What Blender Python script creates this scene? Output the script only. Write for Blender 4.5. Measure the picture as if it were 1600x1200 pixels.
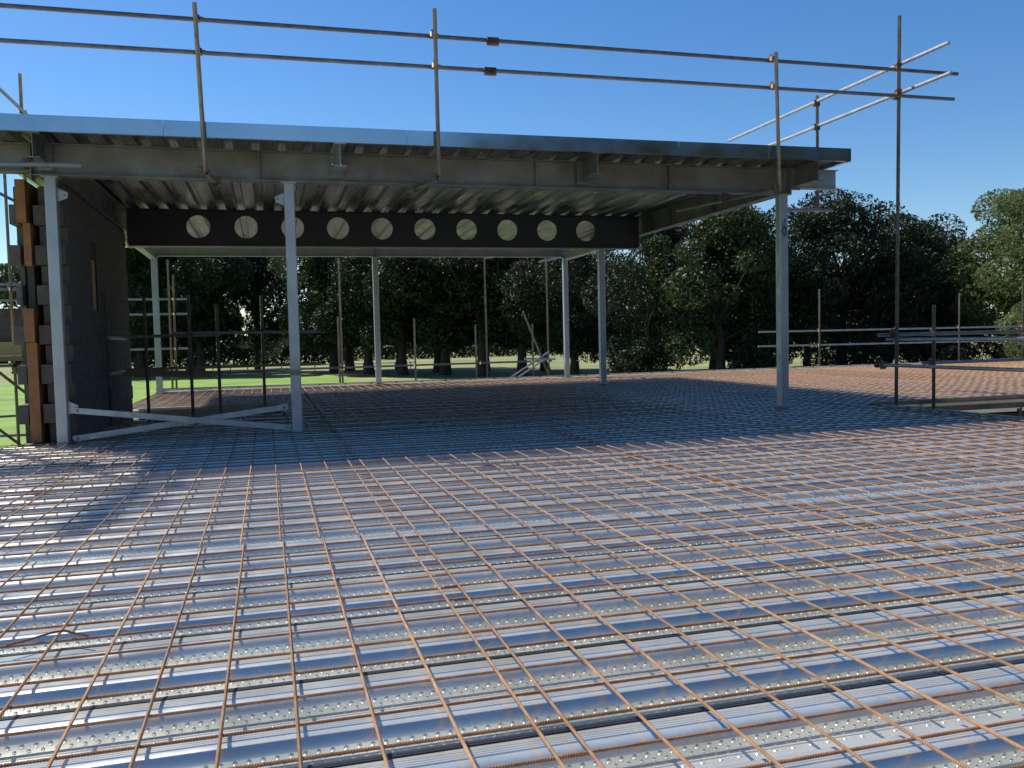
import bpy, math, random
from mathutils import Vector, Matrix
random.seed(7)
S = bpy.context.scene
for o in list(bpy.data.objects): bpy.data.objects.remove(o)
COL = S.collection

# ---------------------------------------------------------------- camera
CAM_H = 1.04                     # eye above the reinforcing mesh (z = 0)
YAW, PITCH, ROLL, FPX = 0.271275, 0.052479, 0.023312, 1361.09
cd = bpy.data.cameras.new("camera"); cam = bpy.data.objects.new("camera", cd); COL.objects.link(cam)
cy, sy, cp, sp = math.cos(YAW), math.sin(YAW), math.cos(PITCH), math.sin(PITCH)
f_ = Vector((sy*cp, cy*cp, -sp)); r_ = Vector((cy, -sy, 0)); u_ = Vector((sp*sy, sp*cy, cp))
cr, sr = math.cos(ROLL), math.sin(ROLL)
r3 = cr*r_ - sr*u_; u3 = sr*r_ + cr*u_
m = Matrix((( r3.x, u3.x, -f_.x, 0), (r3.y, u3.y, -f_.y, 0), (r3.z, u3.z, -f_.z, CAM_H), (0, 0, 0, 1)))
cam.matrix_world = m
cd.sensor_width = 36; cd.lens = 36*FPX/1600; cd.clip_start = .05; cd.clip_end = 3000
S.camera = cam
S.render.resolution_x, S.render.resolution_y = 1024, 768

# ---------------------------------------------------------------- light
SUN = Vector((-1.95, 2.36, 3.45)).normalized()
elev = math.asin(SUN.z); azim = math.atan2(SUN.x, SUN.y)
w = bpy.data.worlds.new("World"); S.world = w; w.use_nodes = True
nt = w.node_tree; bg = nt.nodes['Background']
sky = nt.nodes.new('ShaderNodeTexSky'); sky.sky_type = 'NISHITA'; sky.sun_disc = False
sky.sun_elevation = elev; sky.sun_rotation = azim
sky.air_density = 1.0; sky.dust_density = 0.2; sky.ozone_density = 3.0; sky.altitude = 100
hsv = nt.nodes.new('ShaderNodeHueSaturation'); hsv.inputs['Saturation'].default_value = 1.30; hsv.inputs['Hue'].default_value = .505
nt.links.new(sky.outputs[0], hsv.inputs['Color']); nt.links.new(hsv.outputs[0], bg.inputs[0]); bg.inputs[1].default_value = 0.105
sd = bpy.data.lights.new("sun", 'SUN'); sd.energy = 5.0; sd.angle = math.radians(.5); sd.color = (1, .96, .90)
so = bpy.data.objects.new("sun", sd); COL.objects.link(so)
so.rotation_euler = SUN.to_track_quat('Z', 'Y').to_euler()
S.view_settings.view_transform = 'Standard'; S.view_settings.look = 'None'
S.view_settings.exposure = 0.33; S.view_settings.gamma = 1
S.render.engine = 'CYCLES'

# ---------------------------------------------------------------- materials
def mat(name, col, rough=.6, metal=0., var=.25, scale=6., col2=None, bump=0., bscale=40., rvar=0., obj=0., coords='Object', stretch=None, trans=0., spec=.5):
    M = bpy.data.materials.new(name); M.use_nodes = True
    t = M.node_tree; N = t.nodes; L = t.links; b = N['Principled BSDF']
    tc = N.new('ShaderNodeTexCoord'); src = tc.outputs[coords]
    if stretch:
        mp = N.new('ShaderNodeMapping'); mp.inputs['Scale'].default_value = stretch
        L.new(src, mp.inputs[0]); src = mp.outputs[0]
    n = N.new('ShaderNodeTexNoise'); n.inputs['Scale'].default_value = scale; n.inputs['Detail'].default_value = 8; n.inputs['Roughness'].default_value = .65
    L.new(src, n.inputs['Vector'])
    rmp = N.new('ShaderNodeValToRGB'); e = rmp.color_ramp.elements
    c2 = col2 if col2 else tuple(c*(1-var) for c in col)
    e[0].position = .32; e[0].color = (*c2, 1); e[1].position = .66; e[1].color = (*col, 1)
    L.new(n.outputs[0], rmp.inputs[0]); out = rmp.outputs[0]
    if obj:
        oi = N.new('ShaderNodeObjectInfo'); hs = N.new('ShaderNodeHueSaturation')
        mr = N.new('ShaderNodeMapRange'); mr.inputs[3].default_value = 1-obj; mr.inputs[4].default_value = 1+obj
        L.new(oi.outputs['Random'], mr.inputs[0]); L.new(mr.outputs[0], hs.inputs['Value']); L.new(out, hs.inputs['Color']); out = hs.outputs[0]
    L.new(out, b.inputs['Base Color'])
    b.inputs['Roughness'].default_value = rough; b.inputs['Metallic'].default_value = metal
    b.inputs['Specular IOR Level'].default_value = spec
    if rvar:
        n2 = N.new('ShaderNodeTexNoise'); n2.inputs['Scale'].default_value = scale*2.3; n2.inputs['Detail'].default_value = 5
        L.new(src, n2.inputs['Vector'])
        m2 = N.new('ShaderNodeMapRange'); m2.inputs[1].default_value = .3; m2.inputs[2].default_value = .7
        m2.inputs[3].default_value = max(.05, rough-rvar); m2.inputs[4].default_value = rough+rvar
        L.new(n2.outputs[0], m2.inputs[0]); L.new(m2.outputs[0], b.inputs['Roughness'])
    if bump:
        n3 = N.new('ShaderNodeTexNoise'); n3.inputs['Scale'].default_value = bscale; n3.inputs['Detail'].default_value = 6
        L.new(src, n3.inputs['Vector'])
        bp = N.new('ShaderNodeBump'); bp.inputs['Strength'].default_value = bump; bp.inputs['Distance'].default_value = .02
        L.new(n3.outputs[0], bp.inputs['Height']); L.new(bp.outputs[0], b.inputs['Normal'])
    if trans:
        tr = N.new('ShaderNodeBsdfTranslucent'); mx = N.new('ShaderNodeMixShader'); mx.inputs[0].default_value = trans
        hs2 = N.new('ShaderNodeHueSaturation'); hs2.inputs['Hue'].default_value = .48; hs2.inputs['Value'].default_value = 1.8
        L.new(out, hs2.inputs['Color']); L.new(hs2.outputs[0], tr.inputs[0])
        L.new(b.outputs[0], mx.inputs[1]); L.new(tr.outputs[0], mx.inputs[2]); L.new(mx.outputs[0], N['Material Output'].inputs[0])
    return M

GALV = mat('galvanised_deck', (.90, .885, .775), .26, .68, .2, 2.2, rvar=.07, bump=.05, bscale=9)
TRIM = mat('galvanised_trim', (.58, .62, .64), .15, .95, .15, 1.2, rvar=.06, bump=.05, bscale=3)
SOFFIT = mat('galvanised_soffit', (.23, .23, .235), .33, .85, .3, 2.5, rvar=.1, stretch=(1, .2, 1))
RUST = mat('rusty_steel_bar', (.46, .27, .14), .75, .1, .5, 9, col2=(.26, .125, .055), obj=.18)
RUSTX = mat('rusty_steel_cross_bar', (.36, .175, .08), .8, .1, .5, 11, col2=(.16, .07, .035), obj=.2)
BEAM = mat('weathered_galvanised_beam', (.22, .225, .215), .5, .45, .4, 2.2, col2=(.14, .12, .10), rvar=.12, bump=.04, bscale=20)
DARK = mat('dark_primed_beam', (.035, .038, .05), .5, .1, .3, 3, rvar=.1)
COLM = mat('galvanised_column', (.40, .43, .46), .45, .5, .22, 5, rvar=.12, bump=.04, bscale=30, stretch=(1, 1, .35))
TUBE = mat('scaffold_tube_steel', (.33, .32, .31), .45, .5, .4, 7, col2=(.21, .18, .155), rvar=.12, obj=.15)
TUBEB = mat('bright_scaffold_tube', (.50, .50, .49), .42, .4, .25, 6, rvar=.1)
COUP = mat('coupler_steel', (.24, .15, .09), .6, .6, .5, 25, col2=(.10, .06, .04))
BLOCK = mat('concrete_block', (.13, .12, .11), .9, 0, .35, 8, bump=.4, bscale=50)
BLOCKB = mat('brown_brick', (.12, .10, .09), .9, 0, .3, 9, bump=.3, bscale=50)
MORT = mat('dark_block_wall', (.07, .068, .066), .95, 0, .35, 5, bump=.3, bscale=30)
ORANGE = mat('orange_cavity_board', (.34, .15, .06), .8, 0, .35, 6)
TIMBER = mat('scaffold_board_timber', (.30, .20, .11), .8, 0, .4, 5, stretch=(.3, 3, 3), bump=.2)
PALET = mat('pale_timber', (.55, .38, .19), .8, 0, .25, 5)
CONC = mat('pale_concrete', (.42, .40, .37), .9, 0, .2, 3, bump=.2)
BARK = mat('bark', (.075, .055, .04), .95, 0, .4, 3, bump=.6, bscale=8)
LEAF = [mat('leaf_dark_green', (.026, .045, .015), .55, 0, .5, .35, trans=.15, obj=.15, spec=.35),
        mat('leaf_mid_green', (.045, .07, .02), .55, 0, .4, .35, trans=.2, obj=.12, spec=.35),
        mat('leaf_light_green', (.12, .165, .055), .6, 0, .45, .35, trans=.32, obj=.1, spec=.35)]

# ---------------------------------------------------------------- mesh helper
class MB:
    def __init__(s): s.v = []; s.f = []; s.sm = []
    def quad(s, a, b, c, d, smooth=False):
        i = len(s.v); s.v += [a, b, c, d]; s.f.append((i, i+1, i+2, i+3)); s.sm.append(smooth)
    def face(s, pts):
        i = len(s.v); s.v += list(pts); s.f.append(tuple(range(i, i+len(pts)))); s.sm.append(False)
    def box(s, x0, x1, y0, y1, z0, z1):
        i = len(s.v)
        s.v += [(x0,y0,z0),(x1,y0,z0),(x1,y1,z0),(x0,y1,z0),(x0,y0,z1),(x1,y0,z1),(x1,y1,z1),(x0,y1,z1)]
        for f in ((0,3,2,1),(4,5,6,7),(0,1,5,4),(1,2,6,5),(2,3,7,6),(3,0,4,7)): s.f.append(tuple(i+k for k in f)); s.sm.append(False)
        return s
    def obox(s, p0, p1, wdt, hgt, up=(0,0,1)):     # oriented bar from p0 to p1
        p0, p1 = Vector(p0), Vector(p1); d = (p1-p0).normalized(); u = Vector(up)
        sd_ = d.cross(u).normalized(); u = sd_.cross(d)
        i = len(s.v)
        for p in (p0, p1):
            for a, b in ((-1,-1),(1,-1),(1,1),(-1,1)): s.v.append(tuple(p + sd_*a*wdt/2 + u*b*hgt/2))
        for f in ((0,3,2,1),(4,5,6,7),(0,1,5,4),(1,2,6,5),(2,3,7,6),(3,0,4,7)): s.f.append(tuple(i+k for k in f)); s.sm.append(False)
        return s
    def tube(s, p0, p1, r, n=12, r1=None, hollow=0, cap=True):
        p0, p1 = Vector(p0), Vector(p1); d = (p1-p0).normalized(); r1 = r if r1 is None else r1
        a = Vector((0,0,1)) if abs(d.z) < .9 else Vector((1,0,0)); u = d.cross(a).normalized(); v = d.cross(u)
        i = len(s.v)
        for p, rr in ((p0, r), (p1, r1)):
            for k in range(n):
                t = 2*math.pi*k/n; s.v.append(tuple(p + u*math.cos(t)*rr + v*math.sin(t)*rr))
        for k in range(n):
            s.f.append((i+k, i+(k+1)%n, i+n+(k+1)%n, i+n+k)); s.sm.append(True)
        if hollow:
            j = len(s.v)
            for p, q in ((p0, 1), (p1, -1)):
                for dep in (0, .06):
                    for k in range(n):
                        t = 2*math.pi*k/n; s.v.append(tuple(p + d*q*dep + (u*math.cos(t) + v*math.sin(t))*r*.86))
            for e, base in ((0, i), (1, i+n)):
                o = j + e*2*n
                for k in range(n):
                    s.f.append((base+k, base+(k+1)%n, o+(k+1)%n, o+k)); s.sm.append(False)
                    s.f.append((o+k, o+(k+1)%n, o+n+(k+1)%n, o+n+k)); s.sm.append(True)
                s.f.append(tuple(o+n+k for k in range(n))); s.sm.append(False)
        elif cap:
            s.f.append(tuple(i+k for k in range(n))); s.sm.append(False)
            s.f.append(tuple(i+n+k for k in range(n))); s.sm.append(False)
        return s
    def build(s, name, material, parent=None, loc=None):
        me = bpy.data.meshes.new(name); me.from_pydata(s.v, [], s.f); me.update()
        me.polygons.foreach_set('use_smooth', s.sm)
        me.materials.append(material)
        o = bpy.data.objects.new(name, me); COL.objects.link(o)
        if parent is not None: o.parent = parent
        if loc: o.location = loc
        return o
def recalc(o):
    import bmesh
    b = bmesh.new(); b.from_mesh(o.data); bmesh.ops.remove_doubles(b, verts=b.verts, dist=1e-5); bmesh.ops.recalc_face_normals(b, faces=b.faces); b.to_mesh(o.data); b.free(); return o
def tag(o, label, cat, group=None):
    o['label'] = label; o['category'] = cat
    if group: o['group'] = group
    return o
def thing(name, loc, label, cat, group=None):
    o = bpy.data.objects.new(name, None); COL.objects.link(o); o.location = loc; o.empty_display_size = .1
    return tag(o, label, cat, group)
def kid(mb, name, material, root, lab=None):     # mesh given in world coordinates, parented to a root empty
    L = root.location
    mb.v = [(a-L.x, b-L.y, c-L.z) for a, b, c in mb.v]
    o = mb.build(name, material, root)
    if lab: o['label'] = lab
    return o
def struct(o): o['kind'] = 'structure'; return o

# ================================================================ ground
GZ = -3.0
MB_ = MB(); MB_.quad((-900,-300,GZ),(900,-300,GZ),(900,1500,GZ),(-900,1500,GZ))
FIELD = mat('field_grass', (.30, .29, .10), .95, 0, .35, .12, col2=(.13, .16, .045), bump=.6, bscale=2)
struct(MB_.build('ground', FIELD))
LAWN = mat('lawn_grass', (.22, .36, .035), .9, 0, .45, .25, bump=.6, bscale=3)
a = MB(); a.quad((-120,-40,GZ+.02),(-4.6,-40,GZ+.02),(-4.6,84,GZ+.02),(-120,84,GZ+.02)); a.quad((-120,84,GZ+.02),(9,84,GZ+.02),(7,112,GZ+.02),(-120,118,GZ+.02)); struct(a.build('lawn', LAWN))
SOIL = mat('site_soil', (.15, .125, .10), .95, 0, .4, .3, bump=.5, bscale=4)
a = MB(); a.quad((-4.6,-40,GZ+.02),(60,-40,GZ+.02),(60,56,GZ+.02),(-4.6,56,GZ+.02)); a.quad((-4.6,56,GZ+.02),(9,56,GZ+.02),(9,83.9,GZ+.02),(-4.6,83.9,GZ+.02)); struct(a.build('site_ground', SOIL))

# ================================================================ lower deck (floor)
VX0, VY1 = 8.20, 10.28           # right-hand void: x > VX0, y < VY1 .. (camera side open)
VXF = 10.56                      # far lip of the void
LV = (-2.16, .22, 13.7, 15.9)    # void beside the wall
PITCH_D = .2955
def profile(lap):
    p = [(0,-.035),(.008,-.035),(.010,-.0365),(.012,-.035),(.022,-.035),(.024,-.0365),(.026,-.035),(.034,-.035),(.036,-.0365),(.038,-.035),(.045,-.035),(.048,-.040),(.052,-.040),(.055,-.035),
         (.063,-.0354),(.071,-.0368),(.078,-.0390),(.084,-.0422),(.089,-.0460),(.093,-.0500),(.0965,-.0545),(.0995,-.0595),(.102,-.0650),(.1105,-.0925),(.113,-.095),
         (.128,-.095),(.131,-.0925),(.136,-.0925),(.139,-.095)]
    if lap: p += [(.216,-.095),(.228,-.052),(.232,-.0440),(.2925,-.0355)]
    else: p += [(.262,-.095),(.276,-.041),(.280,-.038),(.2935,-.0355)]
    return p
def intervals(y):
    if y < 10.75: iv = [(-5.2, VX0 if y < VY1 else 24.)]
    else: iv = [(-2.75, 24.)]
    if VY1 - .01 < y < VXF: iv = [(-5.2, VX0+.02)]
    if LV[2] < y < LV[3]: iv = [(LV[1], iv[0][1])]
    elif y > 10.75: iv = [(-2.17, iv[0][1])] if y < 15.5 else [(-2.5, iv[0][1])]
    return iv
d = MB(); k0 = -12; yk = 2.531 - PITCH_D*40
dimples = MB(); lap_dark = MB()
def dome(x, y, z, n, r, h):
    n = Vector(n).normalized(); u = Vector((1,0,0)); v = n.cross(u).normalized(); c = Vector((x,y,z)); i = len(dimples.v)
    for rr, hh in ((r, -.0004), (r*.72, h*.62), (r*.35, h*.94)):
        for k in range(8):
            t = math.pi*k/4; dimples.v.append(tuple(c + u*math.cos(t)*rr + v*math.sin(t)*rr + n*hh))
    for a_ in range(2):
        for k in range(8):
            dimples.f.append((i+8*a_+k, i+8*a_+(k+1)%8, i+8*a_+8+(k+1)%8, i+8*a_+8+k)); dimples.sm.append(True)
    dimples.f.append(tuple(i+16+k for k in range(8))); dimples.sm.append(True)
cell = 0
y = 2.4845 + PITCH_D - PITCH_D*12
c = -12
while y < 21.15:
    lap = (c % 2 == 1)
    P = profile(lap); nxt = (PITCH_D, -.035)
    if y > .0 or True:
        for (x0, x1) in intervals(y - .15):
            pts = P + [nxt]
            for (a0, z0), (a1, z1) in zip(pts[:-1], pts[1:]):
                d.quad((x0, y-a0, z0), (x0, y-a1, z1), (x1, y-a1, z1), (x1, y-a0, z0))
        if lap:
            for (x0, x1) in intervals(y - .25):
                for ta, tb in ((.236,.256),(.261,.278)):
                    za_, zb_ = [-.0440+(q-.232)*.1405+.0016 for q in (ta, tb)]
                    lap_dark.quad((x0,y-ta,za_),(x0,y-tb,zb_),(x1,y-tb,zb_),(x1,y-ta,za_))
        if 1.2 < y < 7.2:
            xa, xb = -.36*y - .4, 1.12*y + .5
            for (t, zz, sp_, r, h, nn) in ((.1044, -.073, .0365, .0080, .0027, (0,-.96,.28)), (.1083, -.086, .0365, .0064, .0022, (0,-.96,.28)), (.150, -.095, .055, .0072, .0026, (0,0,1))):
                x = xa
                while x < min(xb, VX0-.05):
                    dome(x + (.018 if t == .1083 else 0), y-t, zz, nn, r, h); x += sp_
    y += PITCH_D; c += 1
d.v += dimples.v and []; off = len(d.v); d.v += dimples.v; d.f += [tuple(off+i for i in f) for f in dimples.f]; d.sm += dimples.sm
deck = struct(d.build('floor', GALV))
struct(lap_dark.build('floor_lap_dark_reflection', mat('painted_lap_reflection', (.02,.025,.03), .5, 0, .3, 8)))  # black strips paint in the dark reflection along the deck side laps
deck['label'] = 'ribbed galvanised steel decking of the lower floor'
# edge closures of the floor (slab edge seen in the voids and along the far side)
def edge_trim(name, segs, lab, tz=.035):
    r = thing(name, segs[0][0], lab, 'edge trim')
    for p0, p1, nrm in segs:
        p0, p1, n = Vector(p0), Vector(p1), Vector(nrm)
        mb = MB()
        i0 = min(p0.x,p1.x); 
        # upright plate and top lip turned inwards
        ln = (p1-p0)
        mb.obox(p0+Vector((0,0,-.10+tz/2)), p1+Vector((0,0,-.10+tz/2)), .003, .20+tz)
        kid(mb, 'upstand', TRIM, r)
        mb = MB(); mb.obox(p0+n*.034+Vector((0,0,tz+.002)), p1+n*.034+Vector((0,0,tz+.002)), .07, .003)
        kid(mb, 'lip', TRIM, r)
        mb = MB(); L = ln.length; q = .55; dd = ln.normalized()
        while q < L-.2:
            a_ = p0+dd*q; mb.obox(a_+Vector((0,0,tz)), a_+n*.16+Vector((0,0,-.034)), .022, .0015); q += .62
        kid(mb, 'restraint_straps', TRIM, r)
    return r
edge_trim('edge_trim', [((VX0, 4.2, 0), (VX0, VY1, 0), (-1,0,0))], 'galvanised edge trim with straps along the near side of the right-hand opening', .012)
r = thing('edge_trim', (VX0, VXF, 0), 'deep galvanised edge plate on the far side of the right-hand opening', 'edge trim')
kid(MB().obox((VX0+.02, VXF, -.085), (24, VXF, -.085), .004, .19), 'upstand', BEAM, r)
kid(MB().box(VX0+.02, 24, VXF, VXF+.04, .0105, .0135), 'lip', TRIM, r)
edge_trim('edge_trim', [((-2.5, 21.42, 0), (24, 21.42, 0), (0,-1,0))], 'pale galvanised edge trim along the far edge of the floor', .05)
r = thing('landing_strip', (-2.5, 21.2, -.06), 'pale flat metal flashing strip beside the far edge of the floor', 'flashing')
kid(MB().box(-2.5, 24, 21.13, 21.40, -.05, .012), 'flat_sheet', CONC, r)
# lower storey walls under the floor, seen through the openings
r = thing('block_wall', (14, 10.75, GZ), 'brown block wall of the storey below, seen through the right-hand opening', 'wall')
kid(MB().box(VX0+.6, 24, 10.64, 10.86, GZ, -.27), 'masonry', BLOCKB, r)
mb = MB()
for xx in (9.75, 10.9, 12.1): mb.box(xx, xx+.05, 10.60, 10.64, -.9, -.2)
kid(mb, 'wall_tie_posts', TIMBER, r)
mb = MB().box(VX0-.2, VX0-.02, -3, VY1, GZ, -.3); tag(recalc(mb.build('block_wall', BLOCK)), 'grey block wall below the near edge of the right-hand opening', 'wall')
# upstand walls of the left-hand opening
r = thing('stair_opening', (LV[0], LV[2], -.3), 'dark rectangular stair opening in the floor beside the block wall', 'opening')
kid(MB().box(LV[0], LV[1], LV[3]-.05, LV[3], -1.2, -.0), 'far_side', CONC, r)
kid(MB().box(LV[1]-.05, LV[1]-.002, LV[2], LV[3]-.052, -1.2, -.005), 'right_side', CONC, r)
kid(MB().box(LV[0], LV[1]-.06, LV[2]-.02, LV[3], -1.3, -1.21), 'well_floor', MORT, r)
kid(MB().box(LV[0], LV[1], LV[2]-.03, LV[2]-.002, -1.2, -.035), 'near_side', CONC, r)

# ================================================================ reinforcing mesh sheets
def bar_mesh(name, L, r, material, ribbed):
    mb = MB()
    if not ribbed:
        mb.tube((0,0,0), (L,0,0), r, 6)
    else:
        n = 8; st = .0037; N = int(L/st)
        for i in range(N+1):
            ph = i % 2
            for k in range(n):
                t = 2*math.pi*k/n
                rr = r*(1.0 + (.16 if ph else -.14))
                mb.v.append((i*st + .0045*math.sin(t), rr*math.cos(t), rr*math.sin(t)))
        for i in range(N):
            for k in range(n):
                mb.f.append((i*n+k, i*n+(k+1)%n, (i+1)*n+(k+1)%n, (i+1)*n+k)); mb.sm.append(False)
        mb.f.append(tuple(range(n))); mb.f.append(tuple(range(N*n, N*n+n))); mb.sm += [False, False]
    me = bpy.data.meshes.new(name); me.from_pydata(mb.v, [], mb.f); me.update(); me.polygons.foreach_set('use_smooth', mb.sm)
    me.materials.append(material); return me
PX, QX, QY = 2.345, .203, .197
SW, SL = 2.345+.05, 4.69
RB = .0048
long_hi = bar_mesh('long_bar', SL, RB, RUST, True); long_lo = bar_mesh('long_bar', SL, RB, RUST, False)
cross_hi = bar_mesh('cross_bar', SW, RB, RUSTX, True); cross_lo = bar_mesh('cross_bar', SW, RB, RUSTX, False)
def clip_cross(y, x0, x1):
    out = []
    for a_, b_ in intervals(y):
        a2, b2 = max(a_+.03, x0), min(b_-.03, x1)
        if b2-a2 > .08: out.append((a2, b2))
    return out
def clip_long(x, y0, y1):
    segs = []; yy = y0; cur = None
    while yy <= y1+1e-6:
        ok = any(a_+.02 < x < b_-.02 for a_, b_ in intervals(yy)) and yy < 21.1
        if ok and cur is None: cur = yy
        if not ok and cur is not None: segs.append((cur, yy-.05)); cur = None
        yy += .05
    if cur is not None: segs.append((cur, min(y1, 21.1)))
    return [s_ for s_ in segs if s_[1]-s_[0] > .1]
rowname = ['nearest the camera', 'second from the camera', 'third from the camera', 'fourth from the camera', 'farthest from the camera']
ordn = ['first', 'second', 'third', 'fourth', 'fifth', 'sixth', 'seventh', 'eighth', 'ninth', 'tenth', 'eleventh', 'twelfth']
for row in range(5):
    y0 = .02 + row*4.71; y1 = min(y0+SL, 21.1)
    xmax = {0: 5.0, 1: 10.2, 2: 16.5, 3: 21.5, 4: 23.9}[row]
    n_in_row = 0
    cols_ = [k for k in range(-2, 11) if .70+PX*k-.0 < xmax and .70+PX*(k+1) > -.30*y1-.9]
    for k in cols_:
        xs = .74 + PX*k + random.uniform(-.02, .02) + (.02 if row == 0 else 0)
        hi = row <= 1; dy = random.uniform(-.03, .03); dz = random.uniform(-.001, .001)
        parts_l = [(xs + i*QX, s_) for i in range(12) for s_ in clip_long(xs+i*QX, y0, y1)]
        ncr = int((y1-y0)/QY)
        yb = 2.405 + QY*math.ceil((y0+.05-2.405)/QY)
        parts_c = []
        for j in range(ncr+1):
            yy = yb + j*QY + dy
            if yy > y1-.02: break
            for s_ in clip_cross(yy, xs-.06, xs+SW-.06): parts_c.append((yy, s_))
        if not parts_l and not parts_c: continue
        n_in_row += 1
        w_ = {0: ' of rusty ribbed bars', 1: ' of rusty ribbed bars', 2: ' of rusty bars', 3: ' of rusty bars', 4: ' of rusty bars'}[row]
        root = thing('reinforcing_mesh_sheet', (xs, y0, 0), 'mesh sheet%s, %s from left in the row %s' % (w_, ordn[n_in_row-1], rowname[row]), 'rebar mesh', 'rusty reinforcing mesh sheets laid over the decking')
        if hi:
            for x, (a_, b_) in parts_l:
                full = abs((b_-a_)-SL) < .07
                me = long_hi if full else long_lo
                o = bpy.data.objects.new('long_bar', me); COL.objects.link(o); o.parent = root
                o.location = (x-xs, a_-y0+random.uniform(-.012,.012), dz+random.uniform(-.0012,.0012)); o.rotation_euler = (random.uniform(-3,3), 0, math.pi/2+random.uniform(-.0009,.0009))
                if not full: o.scale = ((b_-a_)/SL, 1, 1)
            for yy, (a_, b_) in parts_c:
                full = abs((b_-a_)-SW) < .05
                me = cross_hi if full else cross_lo
                o = bpy.data.objects.new('cross_bar', me); COL.objects.link(o); o.parent = root
                o.location = (a_-xs+random.uniform(-.008,.008), yy-y0, dz-2*RB+random.uniform(-.0012,.0012)); o.rotation_euler = (random.uniform(-3,3), random.uniform(-.0015,.0015), random.uniform(-.0012,.0012))
                if not full: o.scale = ((b_-a_)/SW, 1, 1)
        else:
            mb = MB()
            for x, (a_, b_) in parts_l: mb.tube((x-xs, a_-y0, dz), (x-xs+random.uniform(-.006,.006), b_-y0, dz), RB, 6)
            if mb.v: mb.build('long_bars', RUST, root)
            mb = MB()
            for yy, (a_, b_) in parts_c: mb.tube((a_-xs, yy-y0, dz-2*RB), (b_-xs, yy-y0+random.uniform(-.004,.004), dz-2*RB), RB, 6)
            if mb.v: mb.build('cross_bars', RUSTX, root)
# one bent end of wire lying across the mesh, left foreground
bw = MB(); pts = [(-.92,3.36,.010),(-.86,3.40,.010),(-.79,3.44,.016),(-.75,3.44,.018),(-.71,3.41,.012),(-.66,3.37,.010)]
for p, q in zip(pts[:-1], pts[1:]): bw.tube(p, q, .004, 6)
tag(bw.build('bent_wire', RUSTX), 'short bent rusty wire lying on the mesh in the left foreground', 'wire')

# ================================================================ steel frame
BT, BB = 3.293, 2.94           # top / bottom of main beams
def ibeam(mb, p0, p1, dep, wid, tf=.013, tw=.008):   # p = centre-top line
    p0, p1 = Vector(p0), Vector(p1)
    mb.obox(p0+Vector((0,0,-tf/2)), p1+Vector((0,0,-tf/2)), wid, tf)
    mb.obox(p0+Vector((0,0,-dep+tf/2)), p1+Vector((0,0,-dep+tf/2)), wid, tf)
    mb.obox(p0+Vector((0,0,-dep/2)), p1+Vector((0,0,-dep/2)), tw, dep-2*tf)
    return mb
def bolts(root, pts, axis, name='bolts'):
    mb = MB()
    for p in pts:
        p = Vector(p); mb.tube(p-Vector(axis)*.012, p+Vector(axis)*.012, .014, 6)
    kid(mb, name, TRIM, root)
def column(x, y, top, lab, wd=.12, plates=(), bot=-.095, mark=False, name='steel_column'):
    r = thing(name, (x, y, bot), lab, 'column', 'galvanised steel columns standing on the floor')
    sh = MB(); h = wd/2; cf = .008
    ring = [(-h+cf,-h),(h-cf,-h),(h,-h+cf),(h,h-cf),(h-cf,h),(-h+cf,h),(-h,h-cf),(-h,-h+cf)]
    for i in range(8):
        a_, b_ = ring[i], ring[(i+1)%8]
        sh.quad((x+a_[0],y+a_[1],bot+.012),(x+b_[0],y+b_[1],bot+.012),(x+b_[0],y+b_[1],top-.014),(x+a_[0],y+a_[1],top-.014))
    kid(sh, 'shaft', COLM, r)
    kid(MB().box(x-.1, x+.1, y-.1, y+.1, bot, bot+.011), 'base_plate', COLM, r)
    kid(MB().box(x-.09, x+.09, y-.09, y+.09, top-.013, top-.001), 'cap_plate', COLM, r)
    for (sx, z, up) in plates:        # triangular gusset in the plane of the front row
        t = MB(); xx = x+sx*h; q = xx+sx*.10; zz = z
        a0 = (xx, zz-.05*up if up else zz-.05); 
        P = [(xx, zz-.07), (q, zz-.03), (q+sx*.005, zz+.03), (xx, zz+.08)] if up >= 0 else [(xx, zz-.08), (q, zz-.03), (q, zz+.03), (xx, zz+.07)]
        for yy in (y-.005, y+.005): t.face([(p[0], yy, p[1]) for p in P])
        for i in range(4):
            a_, b_ = P[i], P[(i+1)%4]; t.quad((a_[0],y-.005,a_[1]),(b_[0],y-.005,b_[1]),(b_[0],y+.005,b_[1]),(a_[0],y+.005,a_[1]))
        g = kid(t, 'gusset_plate', COLM, r)
        kid_b = MB().tube((xx+sx*.07, y-.012, zz), (xx+sx*.07, y+.012, zz), .009, 8); L = r.location
        kid_b.v = [(a1-L.x, b1-L.y, c1-L.z) for a1, b1, c1 in kid_b.v]; kid_b.build('bolt_hole', DARK, g)
    if mark:
        bd = MB().box(x-h-.002, x+h+.002, y-h-.002, y+h+.002, mark, mark+.07); kid(bd, 'tape_band', BEAM, r)
    return r
YR = 10.74
c1 = column(-2.25, YR, BB-.002, 'galvanised column at the toothed end of the block wall', plates=((1, 2.74, 0), (1, .37, 0)))
c2 = column(.30, YR, BB-.002, 'front column left of centre with a grey band near its foot', plates=((-1, 2.74, 0),), mark=.66)
c3 = column(6.93, YR, BB-.002, 'front right column with black scrawled marks near its top', wd=.125)
sc = MB()
random.seed(3)
for (a_, b_) in [((-.045,2.52),(.02,2.60)),((.02,2.60),(-.01,2.46)),((-.01,2.46),(.035,2.50)),((.035,2.50),(.005,2.38)),((.005,2.38),(-.04,2.42)),((-.04,2.42),(-.015,2.52)),((-.015,2.52),(.03,2.44)),((.03,2.44),(.03,2.36)),((-.02,2.36),(.02,2.40)),((-.03,2.48),(.0,2.36))]:
    sc.obox((6.93+a_[0], YR-.0635, a_[1]), (6.93+b_[0], YR-.0635, b_[1]), .001, .012, up=(.3,0,1))
kid(sc, 'scrawled_mark', DARK, c3)
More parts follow.
